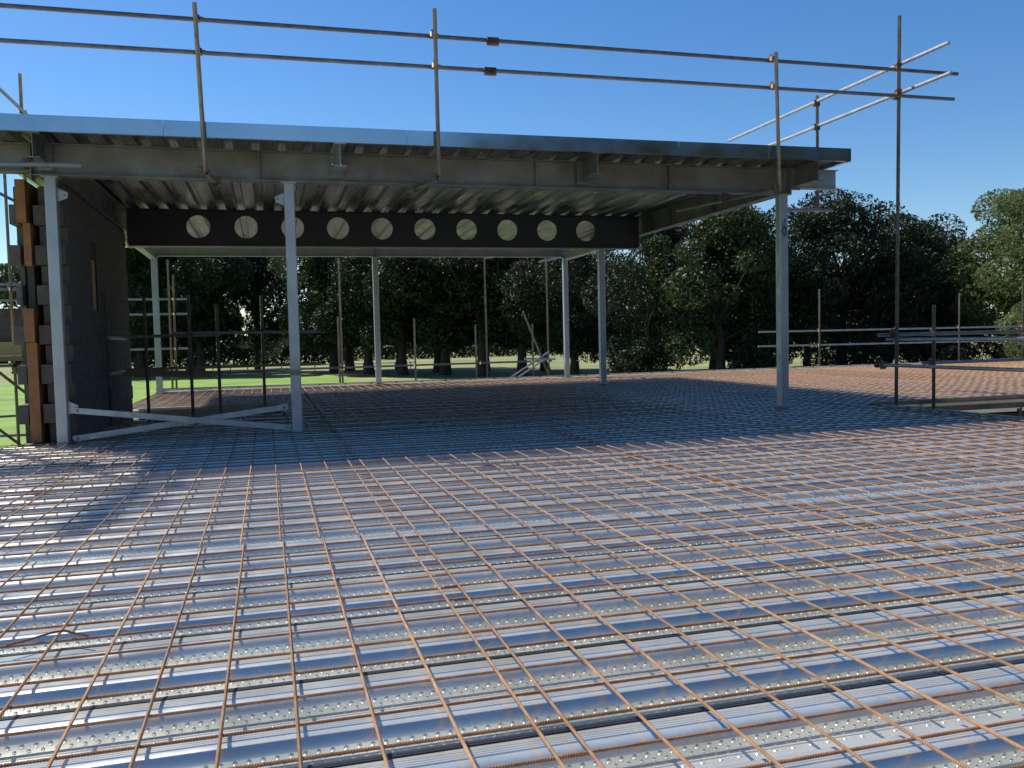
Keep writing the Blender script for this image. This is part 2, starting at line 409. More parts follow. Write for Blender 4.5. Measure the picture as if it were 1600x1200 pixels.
column(-2.42, 21.25, 3.075, 'pale far column nearest the end of the block wall', wd=.13)
column(2.55, 21.25, 3.075, 'far column in the middle of the far floor edge', wd=.13)
column(7.39, 21.25, 3.075, 'far right corner column at the far floor edge')
column(7.10, 18.0, BB-.002, 'column just in front of the far right corner column', wd=.13)

# front beam with stiffeners, outriggers and splice
fb = thing('steel_beam', (2, YR, BB), 'long weathered steel beam along the front column heads', 'beam', 'main steel beams carrying the upper deck')
kid(ibeam(MB(), (-2.42, YR, BT), (7.02, YR, BT), BT-BB, .17), 'i_section', BEAM, fb)
kid(ibeam(MB(), (-5.0, YR, BT-.004), (-2.462, YR, BT-.004), .315, .16), 'i_section', BEAM, fb)
for xx, dp in ((-2.452, .315), (-2.43, BT-BB+.04)):
    p_ = kid(MB().box(xx-.008, xx+.008, YR-.1, YR+.1, BT-dp, BT-.01), 'end_plate', BEAM, fb)
bolts(fb, [(-2.441, YR-.06, z) for z in (3.03, 3.13, 3.23)], (1.6,0,0))
for xx in (-.03, 3.35, 5.2):
    kid(MB().box(xx-.006, xx+.006, YR-.083, YR-.004, BB+.014, BT-.014), 'stiffener', BEAM, fb)
for i, xx in enumerate((-2.28, .86, 3.97, 7.09)):
    o_ = kid(ibeam(MB(), (xx, 10.12, BT-.003), (xx, YR-.09, BT-.003), .262, .135, .010, .007), 'outrigger_bracket', COLM if i in (1,) else BEAM, fb)
    L = fb.location
    pl = MB().box(xx-.075, xx+.075, YR-.0895, YR-.082, BT-.30, BT-.012); pl.v = [(a1-L.x,b1-L.y,c1_-L.z) for a1,b1,c1_ in pl.v]
    pl.build('end_plate', BEAM, o_)
    bl = MB()
    for dx in (-.05, .05):
        for z in (3.05, 3.15, 3.23): bl.tube((xx+dx, YR-.105, z), (xx+dx, YR-.089, z), .012, 6)
    bl.v = [(a1-L.x,b1-L.y,c1_-L.z) for a1,b1,c1_ in bl.v]; bl.build('bolts', TRIM, o_)
o_ = kid(ibeam(MB(), (7.03, YR, BT-.002), (7.80, YR, BT-.002), .262, .135, .010, .007), 'outrigger_bracket', COLM, fb)
kid(MB().box(7.02, 7.034, YR-.09, YR+.09, BB-.01, BT-.01), 'end_plate', BEAM, fb)
# side beams
sb = thing('steel_beam', (6.93, 14, BB), 'grey steel side beam running back from the front right column', 'beam', 'main steel beams carrying the upper deck')
kid(ibeam(MB(), (6.93, YR+.09, BT-.001), (6.93, 18.2, BT-.001), BT-BB-.002, .17), 'i_section', BEAM, sb)
for yy in (12.6, 14.2): kid(MB().box(6.85, 6.925, yy-.006, yy+.006, BB+.014, BT-.014), 'stiffener', BEAM, sb)
sb2 = thing('steel_beam', (-2.3, 13, BB), 'dark steel side beam over the top of the block wall', 'beam', 'main steel beams carrying the upper deck')
kid(ibeam(MB(), (-2.25, YR+.09, BT-.001), (-2.25, 18.2, BT-.001), BT-BB-.002, .17), 'i_section', BEAM, sb2)
# cellular beam
CY, Z0, Z1, CX0, CX1 = 15.45, 2.68, 3.288, -2.13, 6.83
cb = thing('cellular_beam', (2.3, CY, Z0), 'dark beam with ten round holes spanning under the upper deck', 'beam')
holes = [-1.049 + .7607*i for i in range(10)]; zc = 3.012; hr = .188; za, zb = Z0+.014, Z1-.014; hw = .3803
wb = MB(); tw = .006
def cellw(xc, x0, x1):
    n = 40; cor = [math.atan2(zz-zc, xx-xc) % (2*math.pi) for xx in (x0, x1) for zz in (za, zb)]
    ang = sorted(set([2*math.pi*k/n for k in range(n)] + cor))
    def outp(t):
        cx_, sx_ = math.cos(t), math.sin(t); s_ = 1e9
        if cx_ > 1e-9: s_ = min(s_, (x1-xc)/cx_)
        if cx_ < -1e-9: s_ = min(s_, (x0-xc)/cx_)
        if sx_ > 1e-9: s_ = min(s_, (zb-zc)/sx_)
        if sx_ < -1e-9: s_ = min(s_, (za-zc)/sx_)
        return xc+cx_*s_, zc+sx_*s_
    for i in range(len(ang)):
        t0, t1 = ang[i], ang[(i+1) % len(ang)]
        i0 = (xc+hr*math.cos(t0), zc+hr*math.sin(t0)); i1 = (xc+hr*math.cos(t1), zc+hr*math.sin(t1)); o0, o1 = outp(t0), outp(t1)
        for yy in (CY-tw, CY+tw):
            wb.quad((i0[0],yy,i0[1]),(o0[0],yy,o0[1]),(o1[0],yy,o1[1]),(i1[0],yy,i1[1]))
        wb.quad((i0[0],CY-tw,i0[1]),(i1[0],CY-tw,i1[1]),(i1[0],CY+tw,i1[1]),(i0[0],CY+tw,i0[1]))
for xc in holes: cellw(xc, xc-hw, xc+hw)
for xa, xb in ((CX0, holes[0]-hw), (holes[-1]+hw, CX1)):
    for yy in (CY-tw, CY+tw): wb.quad((xa,yy,za),(xb,yy,za),(xb,yy,zb),(xa,yy,zb))
kid(wb, 'perforated_web', DARK, cb)
kid(MB().box(CX0, CX1, CY-.09, CY+.09, zb, Z1), 'top_flange', DARK, cb)
kid(MB().box(CX0, CX1, CY-.09, CY+.09, Z0, za), 'bottom_flange', BEAM, cb)
for xx in (CX0-.007, CX1+.007): kid(MB().box(xx-.006, xx+.006, CY-.1, CY+.1, Z0+.03, Z1-.002), 'end_plate', BEAM, cb)
# far frame
fr = thing('steel_beam', (2.5, 21.25, 3.08), 'far steel beam on the three far columns', 'beam', 'main steel beams carrying the upper deck')
kid(ibeam(MB(), (-2.50, 21.25, 3.286), (7.46, 21.25, 3.286), .206, .14), 'i_section', COLM, fr)
kid(MB().box(2.543, 2.557, 21.17, 21.24, 3.09, 3.27), 'stiffener', BEAM, fr)
kid(ibeam(MB(), (7.39, 21.16, 3.20), (7.12, 18.06, 3.14), .20, .15), 'return_section', COLM, fr)
kid(ibeam(MB(), (-2.42, 21.16, 3.20), (-2.33, 18.06, 3.14), .20, .15), 'return_section', COLM, fr)

# ================================================================ upper deck
UX0, UX1, UY0, UY1 = -3.02, 7.57, 10.09, 21.5
ud = thing('upper_deck', (2.3, 16, BT), 'galvanised profiled metal roof deck with a deep edge trim', 'deck')
sf = MB(); x = UX0+.04; i = 0
while x < UX1-.2:
    pr = [(0,0),(.004,0),(.036,0),(.038,.004),(.042,.004),(.044,0),(.110,0),(.112,.004),(.116,.004),(.118,0),(.148,0),(.176,.058),(.200,.060),(.222,.060),(.226,.056),(.230,.060),(.262,.060),(.290,0),(.2999,0)]
    for (a0, z0), (a1, z1) in zip(pr[:-1], pr[1:]):
        ja = .0
        sf.quad((x+a0, UY0+.01, BT+.003+z0),(x+a1, UY0+.01, BT+.003+z1),(x+a1, UY1-.01, BT+.003+z1),(x+a0, UY1-.01, BT+.003+z0))
    x += .30; i += 1
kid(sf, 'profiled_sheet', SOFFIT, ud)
kid(MB().box(UX0+.01, UX1-.01, UY0+.01, UY1-.01, BT+.068, BT+.12), 'concrete_topping', CONC, ud)
def ctrim(p0, p1, nrm):        # C-shaped edge trim
    p0, p1, n = Vector(p0), Vector(p1), Vector(nrm); zt = Vector((0,0,1))
    mb = MB()
    mb.obox(p0+zt*.084, p1+zt*.084, .0025, .166)
    mb.obox(p0-n*.03+zt*.0015, p1-n*.03+zt*.0015, .058, .0025)
    mb.obox(p0-n*.012+zt*.168, p1-n*.012+zt*.168, .022, .0025)
    return mb
xs_ = [UX0, -1.0, 1.62, 5.05, UX1]
for a_, b_ in zip(xs_[:-1], xs_[1:]):
    kid(ctrim((a_+.002, UY0, BT-.004), (b_-.002, UY0-.0015, BT-.004), (0,-1,0)), 'edge_trim', TRIM, ud)
kid(ctrim((UX1, UY0, BT-.004), (UX1, UY1, BT-.004), (1,0,0)), 'edge_trim', TRIM, ud)
kid(ctrim((UX0, UY1, BT-.004), (UX1, UY1, BT-.004), (0,1,0)), 'edge_trim', TRIM, ud)
kid(ctrim((UX0, UY0, BT-.004), (UX0, UY1, BT-.004), (-1,0,0)), 'edge_trim', TRIM, ud)

# ================================================================ block wall on the left
bwl = thing('cavity_wall', (-2.45, 13, -.1), 'toothed unfinished cavity block wall with orange insulation at its end', 'wall')
CH = .225
inn = MB(); n = 13
for k in range(n):
    z0 = -.03 + k*CH; z1 = min(z0+CH-.008, BB-.003)
    if z1-z0 < .05: continue
    ys = 10.92 if k % 2 else 11.10
    yy = ys; j = 0
    while yy < 15.5:
        ye = min(yy+.44-.008, 15.5 if k % 2 else 15.42)
        if ye - yy > .05:
            in_win = (1.5 < z0+.1 < 2.35) and yy < 12.8 and ye > 12.46
            spans = [(yy, ye)]
            if in_win:
                spans = []
                if yy < 12.46: spans.append((yy, 12.46))
                if ye > 12.8: spans.append((12.8, ye))
            for a_, b_ in spans:
                inn.box(-2.36, -2.18+random.uniform(-.002,.002), a_, b_, z0, z1)
        yy += .44; j += 1
kid(inn, 'inner_leaf', BLOCK, bwl)
kid(MB().box(-2.74, -2.185, 10.90, 15.45, GZ, -.034), 'plinth', BLOCK, bwl)
kid(MB().box(-2.33, -2.20, 12.461, 12.79, 1.545, 2.2), 'lit_reveal_panel', PALET, bwl)  # pale panel colour paints the lit reveal of the wall slit
core = MB()
for (a_, b_, z0, z1) in ((11.12, 12.46, -.03, BB-.01), (12.8, 15.38, -.03, BB-.01), (12.46, 12.8, -.03, 1.54), (12.46, 12.8, 2.21, BB-.01)):
    core.box(-2.352, -2.186, a_, b_, z0, z1)
kid(core, 'mortar', MORT, bwl)
out = MB()
for k in range(n):
    z0 = -.03 + k*CH; z1 = min(z0+CH-.008, BB-.003)
    ys = 10.95 if k % 2 else 11.12; sh = (.0, -.05, .03, -.02)[k % 4]
    out.box(-2.725+sh*.55+(.03 if k in (7,8) else 0), -2.645, ys, 12.46 if 1.5 < z0+.1 < 2.35 else 15.45, z0, z1)
    if 1.5 < z0+.1 < 2.35: out.box(-2.72, -2.645, 12.8, 15.45, z0, z1)
kid(out, 'outer_leaf', BLOCK, bwl)
inb = MB()
for k in range(n):
    z0 = -.03 + k*CH; z1 = min(z0+CH-.008, BB-.003)
    if k % 2: inb.box(-2.50, -2.375, 10.98, 12.4, z0, z1)
    else: inb.box(-2.46, -2.375, 11.06, 12.4, z0, z1)
kid(inb, 'toothed_blocks', BLOCKB, bwl)
for (xa, xb, z0, z1, yy) in ((-2.655,-2.555,2.46,2.935,10.90),(-2.60,-2.525,1.98,2.455,10.93),(-2.635,-2.53,1.12,1.50,10.91),(-2.63,-2.52,-.02,1.115,10.94)):
    kid(MB().box(xa, xb, yy, 12.3, z0, z1), 'insulation_board', ORANGE, bwl)
kid(MB().box(-2.60, -2.53, 11.02, 12.4, 1.50, 1.98), 'insulation_board', MORT, bwl)

# ================================================================ braces on the floor between the two left columns
def brace(p0, p1, lab):
    r = thing('flat_brace', p0, lab, 'brace', 'flat steel braces between the two left columns')
    kid(MB().obox(p0, p1, .012, .065), 'flat_bar', COLM, r)
    b = MB()
    for t in (.02, .98):
        p = Vector(p0).lerp(Vector(p1), t); b.tube(p+Vector((0,-.022,0)), p+Vector((0,.022,0)), .016, 6)
    kid(b, 'end_bolts', BEAM, r)
brace((-2.14, YR-.02, .345), (.22, YR-.02, .035), 'pale flat steel brace falling from left column to foot of second column')
brace((-2.16, YR+.02, .02), (.20, YR+.02, .285), 'pale flat steel brace rising from foot of left column towards the right')

# ================================================================ scaffold tubes and guardrails
TR = .02415
def coupler(mb, p, along, across):
    p, a_, b_ = Vector(p), Vector(along).normalized(), Vector(across).normalized()
    n_ = a_.cross(b_).normalized()
    mb.tube(p-a_*.026, p+a_*.026, .0325, 10)
    q = p + n_*.049
    mb.tube(q-b_*.026, q+b_*.026, .0325, 10)
    mb.obox(p+b_*.03, p+b_*.07, .03, .016, up=tuple(a_)); mb.tube(p+b_*.05-n_*.03, p+b_*.05+n_*.055, .008, 6)
    mb.obox(q+a_*.03, q+a_*.07, .03, .016, up=tuple(b_)); mb.tube(q+a_*.05-n_*.045, q+a_*.05+n_*.04, .008, 6)
    mb.tube(p+b_*.05+n_*.045, p+b_*.05+n_*.06, .014, 6)
def sleeve(mb, p, along):
    p, a_ = Vector(p), Vector(along).normalized()
    mb.tube(p-a_*.07, p+a_*.07, .034, 10)
    for s_ in (-.045, .045): mb.tube(p+a_*s_+Vector((0,-.03,-.03)), p+a_*s_+Vector((0,.03,-.03)), .01, 6)
    mb.obox(p-a_*.07+Vector((0,0,-.045)), p+a_*.07+Vector((0,0,-.045)), .05, .028)
def guardrail(name, lab, cat, posts, rails, coups=(), sleeves=(), group=None, boards=(), bright=()):
    r = thing(name, posts[0][0] if posts else rails[0][0], lab, cat, group)
    for p0, p1 in posts: kid(MB().tube(p0, p1, TR, 12, hollow=1), 'post', TUBE, r)
    for i, (p0, p1) in enumerate(rails): kid(MB().tube(p0, p1, TR, 12, hollow=1), 'rail', TUBEB if i in bright else TUBE, r)
    for (p, a_, b_) in coups: mb = MB(); coupler(mb, p, a_, b_); kid(mb, 'coupler', COUP, r)
    for (p, a_) in sleeves: mb = MB(); sleeve(mb, p, a_); kid(mb, 'sleeve_coupler', COUP, r)
    for b_ in boards: kid(b_, 'board', TIMBER, r)
    return r
X_, Y_, Z_ = (1,0,0), (0,1,0), (0,0,1)
# roof-edge guardrail
yr0, yr1 = 10.07, 10.21
def ry(x): return yr0 + (yr1-yr0)*(x+3.5)/12.9
P1, P2, P3, P4 = -.60, 1.965, 6.43, 8.47
rz1 = lambda x: 4.535 + .004*(x+3)
rz2 = lambda x: 4.185 + .004*(x+3)
posts = [((P1-.025, 10.00, 4.68), (P1+.02, 9.97, 2.90)), ((P2+.01, 10.04, 4.83), (P2, 9.99, 2.87)), ((P3+.02, 10.10, 4.65), (P3-.03, 9.96, 2.84)), ((P4+.03, 10.29, 5.33), (P4, 10.34, -1.6))]
rails = [((-4.2, ry(-4.2), rz1(-4)), (9.42, ry(9.4)+.03, rz1(9.4))), ((-4.2, ry(-4.2), rz2(-4)), (9.36, ry(9.4)+.03, rz2(9.4))),
         ((8.53, 9.42, 4.69), (8.50, 14.9, 4.66)), ((8.53, 9.38, 4.30), (8.50, 14.9, 4.27))]
co = []
for x in (P1, P2, P3): co += [((x-.012, ry(x)-.05, rz1(x)), Z_, X_), ((x, ry(x)-.05, rz2(x)), Z_, X_)]
co += [((8.40, 10.21, rz1(8.4)+.02), X_, Y_), ((8.40, 10.21, rz2(8.4)+.02), X_, Y_), ((P4+.02, 10.30, 4.62), Z_, Y_), ((P4+.02, 10.30, 4.23), Z_, Y_)]
gr = guardrail('scaffold_guardrail', 'two-rail scaffold guardrail above the front and right edges of the upper deck', 'guardrail', posts, rails, co,
    sleeves=[((2.68, ry(2.68)-.004, rz1(2.68)), X_), ((2.64, ry(2.6)-.004, rz2(2.64)), X_)], bright=(2, 3))
# clamped stubs tying the posts back to the beam flange
for (x, dx, ln) in ((P1+.03, .09, .62), (P2-.02, -.22, .75), (P3-.04, -.5, 1.9)):
    kid(MB().tube((x+.0, 9.93, 2.875), (x+dx, 9.93+ln, 2.865), TR, 12, hollow=1), 'tie_tube', TUBE, gr)
    mb = MB(); coupler(mb, (x, 9.99, 2.90), Z_, Y_); kid(mb, 'coupler', COUP, gr)
    mb = MB(); coupler(mb, (x+dx*.75, 9.93+ln*.8, 2.91), Y_, X_); kid(mb, 'coupler', COUP, gr)
mb = MB(); coupler(mb, (6.12, 10.86, 2.86), X_, Y_); kid(mb, 'coupler', COUP, gr)
# side post carrying the return rails, with its ledger
guardrail('scaffold_post', 'upright scaffold tube behind the right end of the upper deck, short ledger at its foot', 'scaffold', [((8.53, 12.2, 4.77), (8.53, 12.2, 2.93))], [((7.75, 12.12, 2.955), (8.75, 12.12, 2.955))],
    [((8.51, 12.15, 4.62), Z_, Y_), ((8.51, 12.15, 4.25), Z_, Y_), ((8.53, 12.17, 2.955), Z_, X_)])
# guardrail round the right-hand opening
guardrail('scaffold_guardrail', 'scaffold guardrail around the right-hand opening beside the tall post', 'guardrail',
    [((9.19, 10.42, 1.38), (9.19, 10.42, -1.2))],
    [((8.22, 10.38, .965), (13.5, 10.38, .965)), ((9.05, 10.47, .545), (13.5, 10.47, .545)), ((8.56, 10.62, .895), (8.56, 4.2, .895)), ((8.40, 10.62, .535), (8.40, 4.2, .535))],
    [((9.19, 10.40, .965), Z_, X_), ((9.19, 10.44, .545), Z_, X_), ((8.44, 10.35, .965), X_, Y_), ((8.40, 10.5, .56), Y_, X_), ((8.36, 10.58, .53), Y_, Z_)])
# far edge guardrail (right)
pf = [15.40, 18.05, 20.31, 22.70]; tf = [2.25, 2.02, 2.10, 2.44]
guardrail('scaffold_guardrail', 'low two-rail scaffold guardrail along the far right edge of the floor', 'guardrail',
    [((x, 21.98, t), (x+.01, 22.0, -2.9)) for x, t in zip(pf, tf)], [((13.46, 22.05, 1.055), (25., 22.05, 1.04)), ((13.45, 22.05, .645), (25., 22.05, .60))],
    [((x, 21.99, z), Z_, X_) for x in pf for z in (1.05, .63)], bright=(0,1))
# far edge scaffold (middle)
pm = [(1.75, 3.12, 0), (1.68, 1.68, 0), (3.58, 1.60, 0), (5.17, 1.41, 0), (5.47, 3.13, 0), (6.71, 1.41, 0), (7.15, 3.13, 0)]
guardrail('scaffold_guardrail', 'scaffold uprights and low rails beyond the far columns, two braces on the right', 'guardrail',
    [((x, 22.0+(.06 if t > 3 else 0), t), (x+.01, 22.0+(.06 if t > 3 else 0), -2.9)) for x, t, _ in pm],
    [((-.9, 22.05, .40), (7.25, 22.05, .42)), ((-2.6, 22.08, .02), (9.5, 22.08, -.02)), ((5.46, 21.95, 3.12), (6.0, 21.4, 3.17)), ((6.9, 21.95, 3.02), (7.6, 21.4, 3.16)),
     ((6.43, 21.9, 1.73), (7.1, 21.9, .05)), ((5.95, 21.75, -.02), (7.12, 21.88, .66)), ((6.05, 21.6, -.05), (7.0, 21.75, .50)), ((6.45, 21.9, .5), (7.3, 21.9, .46))],
    [((x, 22.02, .41), Z_, X_) for x in (1.71, 3.58, 5.3, 6.71, 7.15)], bright=(2,3,5,6,7))
# far edge scaffold (left)
guardrail('scaffold_guardrail', 'two scaffold uprights with upper rails beside the pale far left column', 'guardrail',
    [((-2.21, 22.0, 3.07), (-2.23, 22.0, -2.9)), ((-2.11, 22.06, 2.72), (-2.17, 22.06, -2.9))],
    [((-6.5, 22.08, 2.16), (-1.83, 22.08, 2.15)), ((-6.5, 22.08, 1.80), (-1.79, 22.08, 1.80)), ((-6.5, 22.08, .98), (-1.85, 22.08, .98))],
    [((-2.11, 22.05, z), Z_, X_) for z in (2.15, 1.80, .98)], bright=(0,1,2))
# guardrail round the stair opening
pl_ = [(-2.11, 12.95, 1.80), (-1.76, 14.0, 1.77), (-1.13, 13.9, 1.80), (-.745, 14.1, 1.67), (-.09, 15.1, 1.84)]
b1 = MB().obox((-2.1, 14.12, .70), (.80, 14.12, .715), .04, .045); b2 = MB().obox((-2.1, 14.05, .66), (-.85, 14.05, .60), .04, .10)
b3 = MB().obox((-1.15, 14.2, .60), (.1, 14.2, .625), .04, .02)
guardrail('scaffold_guardrail', 'dark scaffold guardrail with boards around the stair opening by the wall', 'guardrail',
    [((x, y, t), (x, y, -1.2)) for x, y, t in pl_], [((-2.13, 14.0, 1.195), (-.7, 14.0, 1.195)), ((-2.07, 12.8, 1.17), (-2.07, 14.2, 1.17)), ((-2.07, 12.8, .68), (-2.07, 14.2, .68)), ((-1.4, 14.06, 1.235), (.80, 14.06, 1.215))],
    [((x, y+.01, 1.2), Z_, X_) for x, y, t in pl_[1:4]] + [((-2.11, 12.96, 1.17), Z_, Y_)] + [((-.09, 15.06, 1.27), Z_, X_), ((-.09, 15.06, .72), Z_, X_), ((-1.13, 13.95, .72), Z_, X_)], boards=(b1, b2, b3))
# tube along the beam at far left, in front of the splice
guardrail('scaffold_tube', 'short horizontal scaffold tube in front of the beam splice at far left', 'scaffold', [], [((-4.2, 10.15, 2.935), (-1.83, 10.15, 2.965))], [((-2.36, 10.19, 2.95), X_, Y_)], bright=(0,))
# scaffold above and beyond the wall on the left
guardrail('scaffold_post', 'dark upright and pale raking tube above the left end of the upper deck', 'scaffold', [((-3.38, 14.5, 5.10), (-3.40, 14.5, -2.9))], [((-4.6, 14.4, 5.84), (-3.27, 14.44, 4.46))], [((-3.38, 14.46, 4.55), Z_, X_)], bright=(0,))
# scaffold lift outside the wall with a stack of timber
lf = guardrail('scaffold_tower', 'scaffold lift outside the block wall with boards, rails and raking braces', 'scaffold',
    [((-4.03, 16.0, 4.4), (-4.03, 16.0, -2.9)), ((-3.86, 15.9, 1.0), (-3.86, 15.9, -2.9)), ((-3.98, 18.6, 3.6), (-3.98, 18.6, -2.9)), ((-5.4, 18.6, 4.0), (-5.4, 18.6, -2.9))],
    [((-6, 16.0, 2.03), (-3.8, 16.0, 2.03)), ((-6, 18.6, 1.62), (-3.8, 18.6, 1.62)), ((-6, 16.05, .78), (-3.7, 16.05, .78)), ((-6, 18.6, -.25), (-3.6, 18.6, -.2)), ((-6, 18.6, -.6), (-3.6, 18.6, -.6)), ((-4.5, 16.0, .9), (-3.65, 16.0, .1)), ((-4.6, 16.0, .0), (-3.6, 16.0, -.9)), ((-4.6, 15.6, 3.85), (-3.70, 15.9, 3.35)), ((-6,19.2,2.35),(-3.7,19.2,2.3))],
    [((-4.03, 16.0, 2.03), Z_, X_), ((-4.03, 16.0, .78), Z_, X_)], boards=[MB().box(-6, -3.78, 15.6, 17.2, .86, .90)], bright=(0,1,2,3,4,8))
r = thing('timber_crate', (-4.4, 16.1, .90), 'pale open timber crate on the scaffold boards left of the wall', 'crate')
kid(MB().box(-5.0, -3.86, 15.80, 15.83, .95, 1.17), 'side_board', PALET, r); kid(MB().box(-5.0, -3.86, 16.5, 16.53, .95, 1.17), 'side_board', PALET, r)
kid(MB().box(-5.0, -3.82, 15.75, 16.55, .901, .945), 'base_board', PALET, r); kid(MB().box(-3.89, -3.86, 15.831, 16.499, .95, 1.17), 'end_board', PALET, r)
r = thing('block_stack', (-4.6, 16.9, .90), 'grey stack of concrete blocks behind the timber crate', 'block stack')
kid(MB().box(-5.4, -4.0, 16.7, 17.1, .901, 1.75), 'blocks', BLOCK, r)

# ================================================================ timber fence on the lawn
fn = thing('timber_fence', (0, 122, GZ), 'low timber post and rail fence across the grass beyond the lawn', 'fence')
mb = MB()
for i in range(17): mb.box(-16+i*2.2-.06, -16+i*2.2+.06, 121.94, 122.06, GZ, GZ+1.1)
kid(mb, 'posts', TIMBER, fn)
for z in (.45, .95): kid(MB().box(-17, 20, 121.9, 121.94, GZ+z, GZ+z+.1), 'rail', TIMBER, fn)

# ================================================================ trees
def crown_mesh(name, R, H, leaves, size, mt, seed, sparse=1.0, low=.0):
    rnd = random.Random(seed); mb = MB(); clumps = []
    nc = int(58*sparse)
    lob = [Vector((rnd.gauss(0,1), rnd.gauss(0,1), rnd.gauss(.2,.8))).normalized() for _ in range(7)]
    for i in range(nc):
        while True:
            p = Vector((rnd.uniform(-1,1), rnd.uniform(-1,1), rnd.uniform(-1,1)))
            if .25 < p.length < 1: break
        prof = (1.0 - .45*max(0, p.z)**1.3)*(.86 + .30*max(max(0, p.normalized().dot(l_))**6 for l_ in lob))
        p.z *= .9 + .22*max(max(0, p.normalized().dot(l_))**6 for l_ in lob)
        c_ = Vector((p.x*R*.82*prof, p.y*R*.82*prof, H*.5 + p.z*H*.42))
        clumps.append((c_, R*(rnd.uniform(.11, .20) if rnd.random() < .45 else rnd.uniform(.2, .34))))
    tot = sum(r_**2 for _, r_ in clumps)
    for c_, r_ in clumps:
        for j in range(int(leaves*r_*r_/tot)):
            while True:
                p = Vector((rnd.uniform(-1,1), rnd.uniform(-1,1), rnd.uniform(-1,1)))
                if p.length < 1: break
            p = p * (max(p.length, .01)**-.55) if p.length > .01 else p
            q = c_ + Vector((p.x*r_*rnd.uniform(.8,1.15), p.y*r_, p.z*r_*.78))
            s_ = size*rnd.uniform(.45, 1.0)*(1.9 if rnd.random() < .18 else 1.15)
            n_ = Vector((rnd.gauss(0,1), rnd.gauss(0,1), rnd.gauss(.5,1))).normalized()
            u = n_.orthogonal().normalized(); v = n_.cross(u); a_ = rnd.uniform(0, 6.28); u, v = u*math.cos(a_)+v*math.sin(a_), v*math.cos(a_)-u*math.sin(a_)
            i0 = len(mb.v)
            mb.v += [tuple(q+u*s_*.55), tuple(q+v*s_*.32+u*s_*.05), tuple(q-u*s_*.5+n_*s_*.12), tuple(q-v*s_*.34)]
            mb.f.append((i0, i0+1, i0+2, i0+3)); mb.sm.append(False)
    me = bpy.data.meshes.new(name); me.from_pydata(mb.v, [], mb.f); me.update(); me.materials.append(mt)
    return me, clumps
def trunk_mesh(name, R, H, base, clumps, seed, lean=0.):
    rnd = random.Random(seed); mb = MB(); tr = R*.052+.08
    p = Vector((0,0,0)); top = base + H*.55; segs = 6; prev = p; rp = tr*1.25; path = [p]
    for i in range(1, segs+1):
        q = Vector((rnd.uniform(-.15,.15)*i*.5 + lean*i/segs, rnd.uniform(-.15,.15)*i*.5, top*i/segs)); rq = tr*(1-.75*i/segs)
        mb.tube(prev, q, rp, 9, r1=rq, cap=False); prev, rp = q, rq; path.append(q)
    for c_, r_ in clumps[:22]:
        t = min(max((c_.z*.5+base*.8)/top, .25), .95); k = t*segs; i = min(int(k), segs-1); s_ = path[i].lerp(path[i+1], k-i)
        e_ = c_ + Vector((0,0,base)); mid = s_.lerp(e_, .5) + Vector((rnd.uniform(-.3,.3), rnd.uniform(-.3,.3), -.25)); rr = tr*.38*(1-.5*t)
        mb.tube(s_, mid, rr, 6, r1=rr*.65, cap=False); mb.tube(mid, e_, rr*.65, 6, r1=rr*.2, cap=False)
    me = bpy.data.meshes.new(name); me.from_pydata(mb.v, [], mb.f); me.update(); me.polygons.foreach_set('use_smooth', mb.sm); me.materials.append(BARK)
    return me
VAR = {}
def variant(key):
    if key in VAR: return VAR[key]
    kind, s_ = key
    cfg = {'dark': (7.2, 14.9, 42000, .28, LEAF[0], 1.5), 'near': (7.4, 15.5, 40000, .22, LEAF[0], .2), 'mid': (5.8, 12.0, 36000, .23, LEAF[1], .8), 'light': (6.2, 13.5, 50000, .19, LEAF[2], 2.0)}[kind]
    R_, H_, n_, z_, mt, base = cfg
    cm, cl = crown_mesh('crown', R_, H_, n_, z_, mt, s_*13+5)
    tm = trunk_mesh('trunk', R_, H_, base, cl, s_+40)
    VAR[key] = (cm, tm, base, base+H_); return VAR[key]
def tree(x, y, top, kind, s_, lab, rot=0, wide=1.0, name='broadleaf_tree'):
    cm, tm, base, full = variant((kind, s_)); sc_ = (top-GZ)/full
    r = thing(name, (x, y, GZ), lab, 'tree', 'trees along the field edge beyond the building')
    r.rotation_euler.z = rot; r.scale = (sc_*wide, sc_*wide, sc_)
    a_ = bpy.data.objects.new('trunk', tm); COL.objects.link(a_); a_.parent = r
    b_ = bpy.data.objects.new('crown', cm); COL.objects.link(b_); b_.parent = r; b_.location.z = base
    return r
